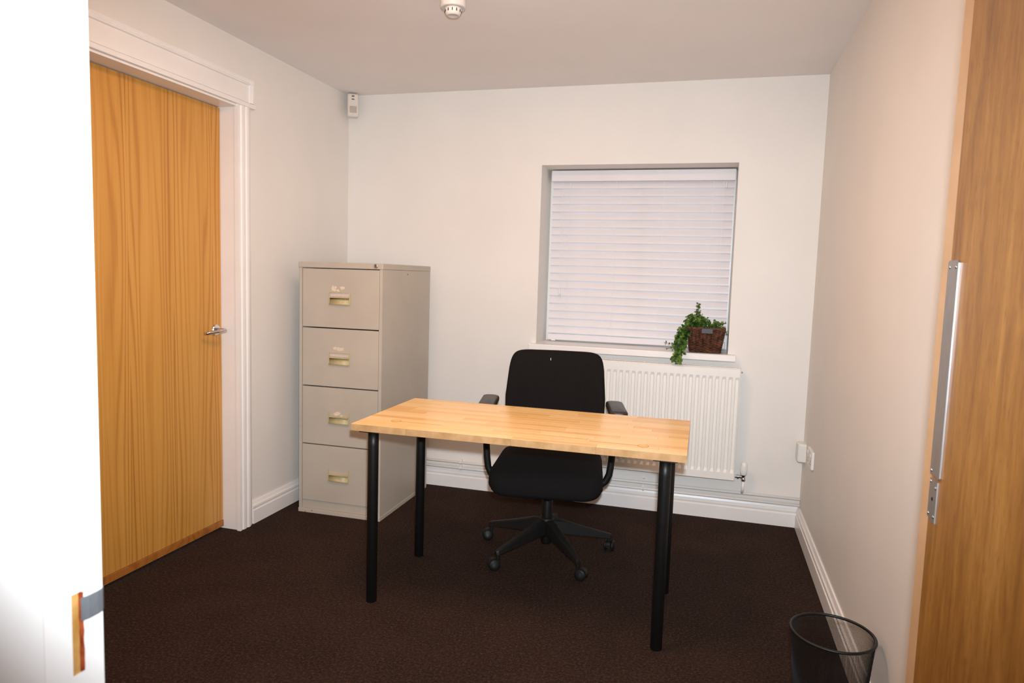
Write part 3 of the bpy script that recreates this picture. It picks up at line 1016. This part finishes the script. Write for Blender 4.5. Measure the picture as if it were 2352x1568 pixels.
# ------------------------------------------------------------------ motion sensor in the corner
ps = empty('motion_sensor', 'small white motion sensor high in the room corner', 'sensor', (.060, -.060, 2.19), math.radians(33))
rings = []
for y, ins in ((.022, .004), (.018, .001), (-.012, 0.0), (-.020, .003), (-.023, .008)):
    rings.append([(x, y - .0 * z, .066 + z) for x, z in rrect(.066 - 2 * ins, .134 - 2 * ins, .010, 4)])
obj('housing', loft(bmesh.new(), rings), M['sensor'], ps)
obj('lens', B(-.020, .020, -.0262, -.0225, .022, .060, .002), M['sensor_lens'], ps)
obj('status_light', lathe(bmesh.new(), [(0, 0), (.004, 0), (.003, -.0022), (0, -.0026)], 14, (0, -.0228, .013), 'y'), M['upvc'], ps, True)
# print on the housing: two short illegible marks
obj('printed_mark', B(-.009, .007, -.0233, -.0229, .113, .122), M['sensor_ink'], ps)
obj('printed_mark', B(-.009, .007, -.0233, -.0229, .096, .103), M['sensor_ink'], ps)
obj('bracket', tube(bmesh.new(), [(0, .0215, .075), (0, .040, .078)], .010, 12), M['sensor'], ps)

# ------------------------------------------------------------------ smoke detector
sd = empty('smoke_detector', 'white smoke detector on the ceiling cropped by the picture top', 'smoke detector', (1.150, -1.268, RH))
obj('base', lathe(bmesh.new(), [(0, -.0003), (.049, -.0003), (.050, -.002), (.050, -.033), (.0485, -.0375), (.045, -.040), (.0, -.040)], 48), M['detector'], sd)
hd_ = obj('sensing_head', lathe(bmesh.new(), [(.0, -.0405), (.034, -.0405), (.033, -.046), (.029, -.060), (.024, -.066), (.020, -.067), (.019, -.0655), (.0, -.0655)], 48), M['detector'], sd, True)
for k in range(12):
    a = 2 * math.pi * (k + .5) / 12
    bm = B(-.0014, .0014, -.0006, .0012, -.056, -.044)
    bmesh.ops.transform(bm, matrix=Matrix.Rotation(a, 4, 'Z') @ Matrix.Translation((0, -.0325, 0)), verts=bm.verts)
    obj('vent_slot', bm, M['dark'], hd_)

# ------------------------------------------------------------------ sockets in the back right corner
s1 = empty('junction_box', 'small white plastic box in the corner beside the radiator', 'junction box', (RW, -.075, .376))
rings = []
for dx, ins in ((-.0005, 0), (-.034, 0), (-.039, .003), (-.041, .008)):
    rings.append([(dx, y, .048 + z) for y, z in rrect(.085 - 2 * ins, .096 - 2 * ins, .008, 4)])
obj('box_body', loft(bmesh.new(), rings), M['upvc'], s1)
obj('lid_line', B(-.0405, -.0395, -.030, .030, .012, .0125), M['sensor_lens'], s1)
s2 = empty('wall_socket', 'white electrical socket on the wall beside the junction box', 'socket', (RW, -.300, .405))
rings = []
for dx, ins in ((-.0005, .0), (-.008, 0), (-.011, .002), (-.012, .005)):
    rings.append([(dx, y, .0425 + z) for y, z in rrect(.146 - 2 * ins, .086 - 2 * ins, .006, 4)])
obj('face_plate', loft(bmesh.new(), rings), M['upvc'], s2)
for s in (-1, 1):
    sw = obj('switch', B(-.0155, -.0118, s * .045 - .006, s * .045 + .006, .058, .074, .001), M['upvc'], s2)
    for y, z, a, b in ((0, .036, .002, .004), (-.011, .022, .0035, .002), (.011, .022, .0035, .002)):
        obj('pin_slot', B(-.0124, -.0119, s * .038 + y - a, s * .038 + y + a, z - b, z + b), M['dark'], s2)
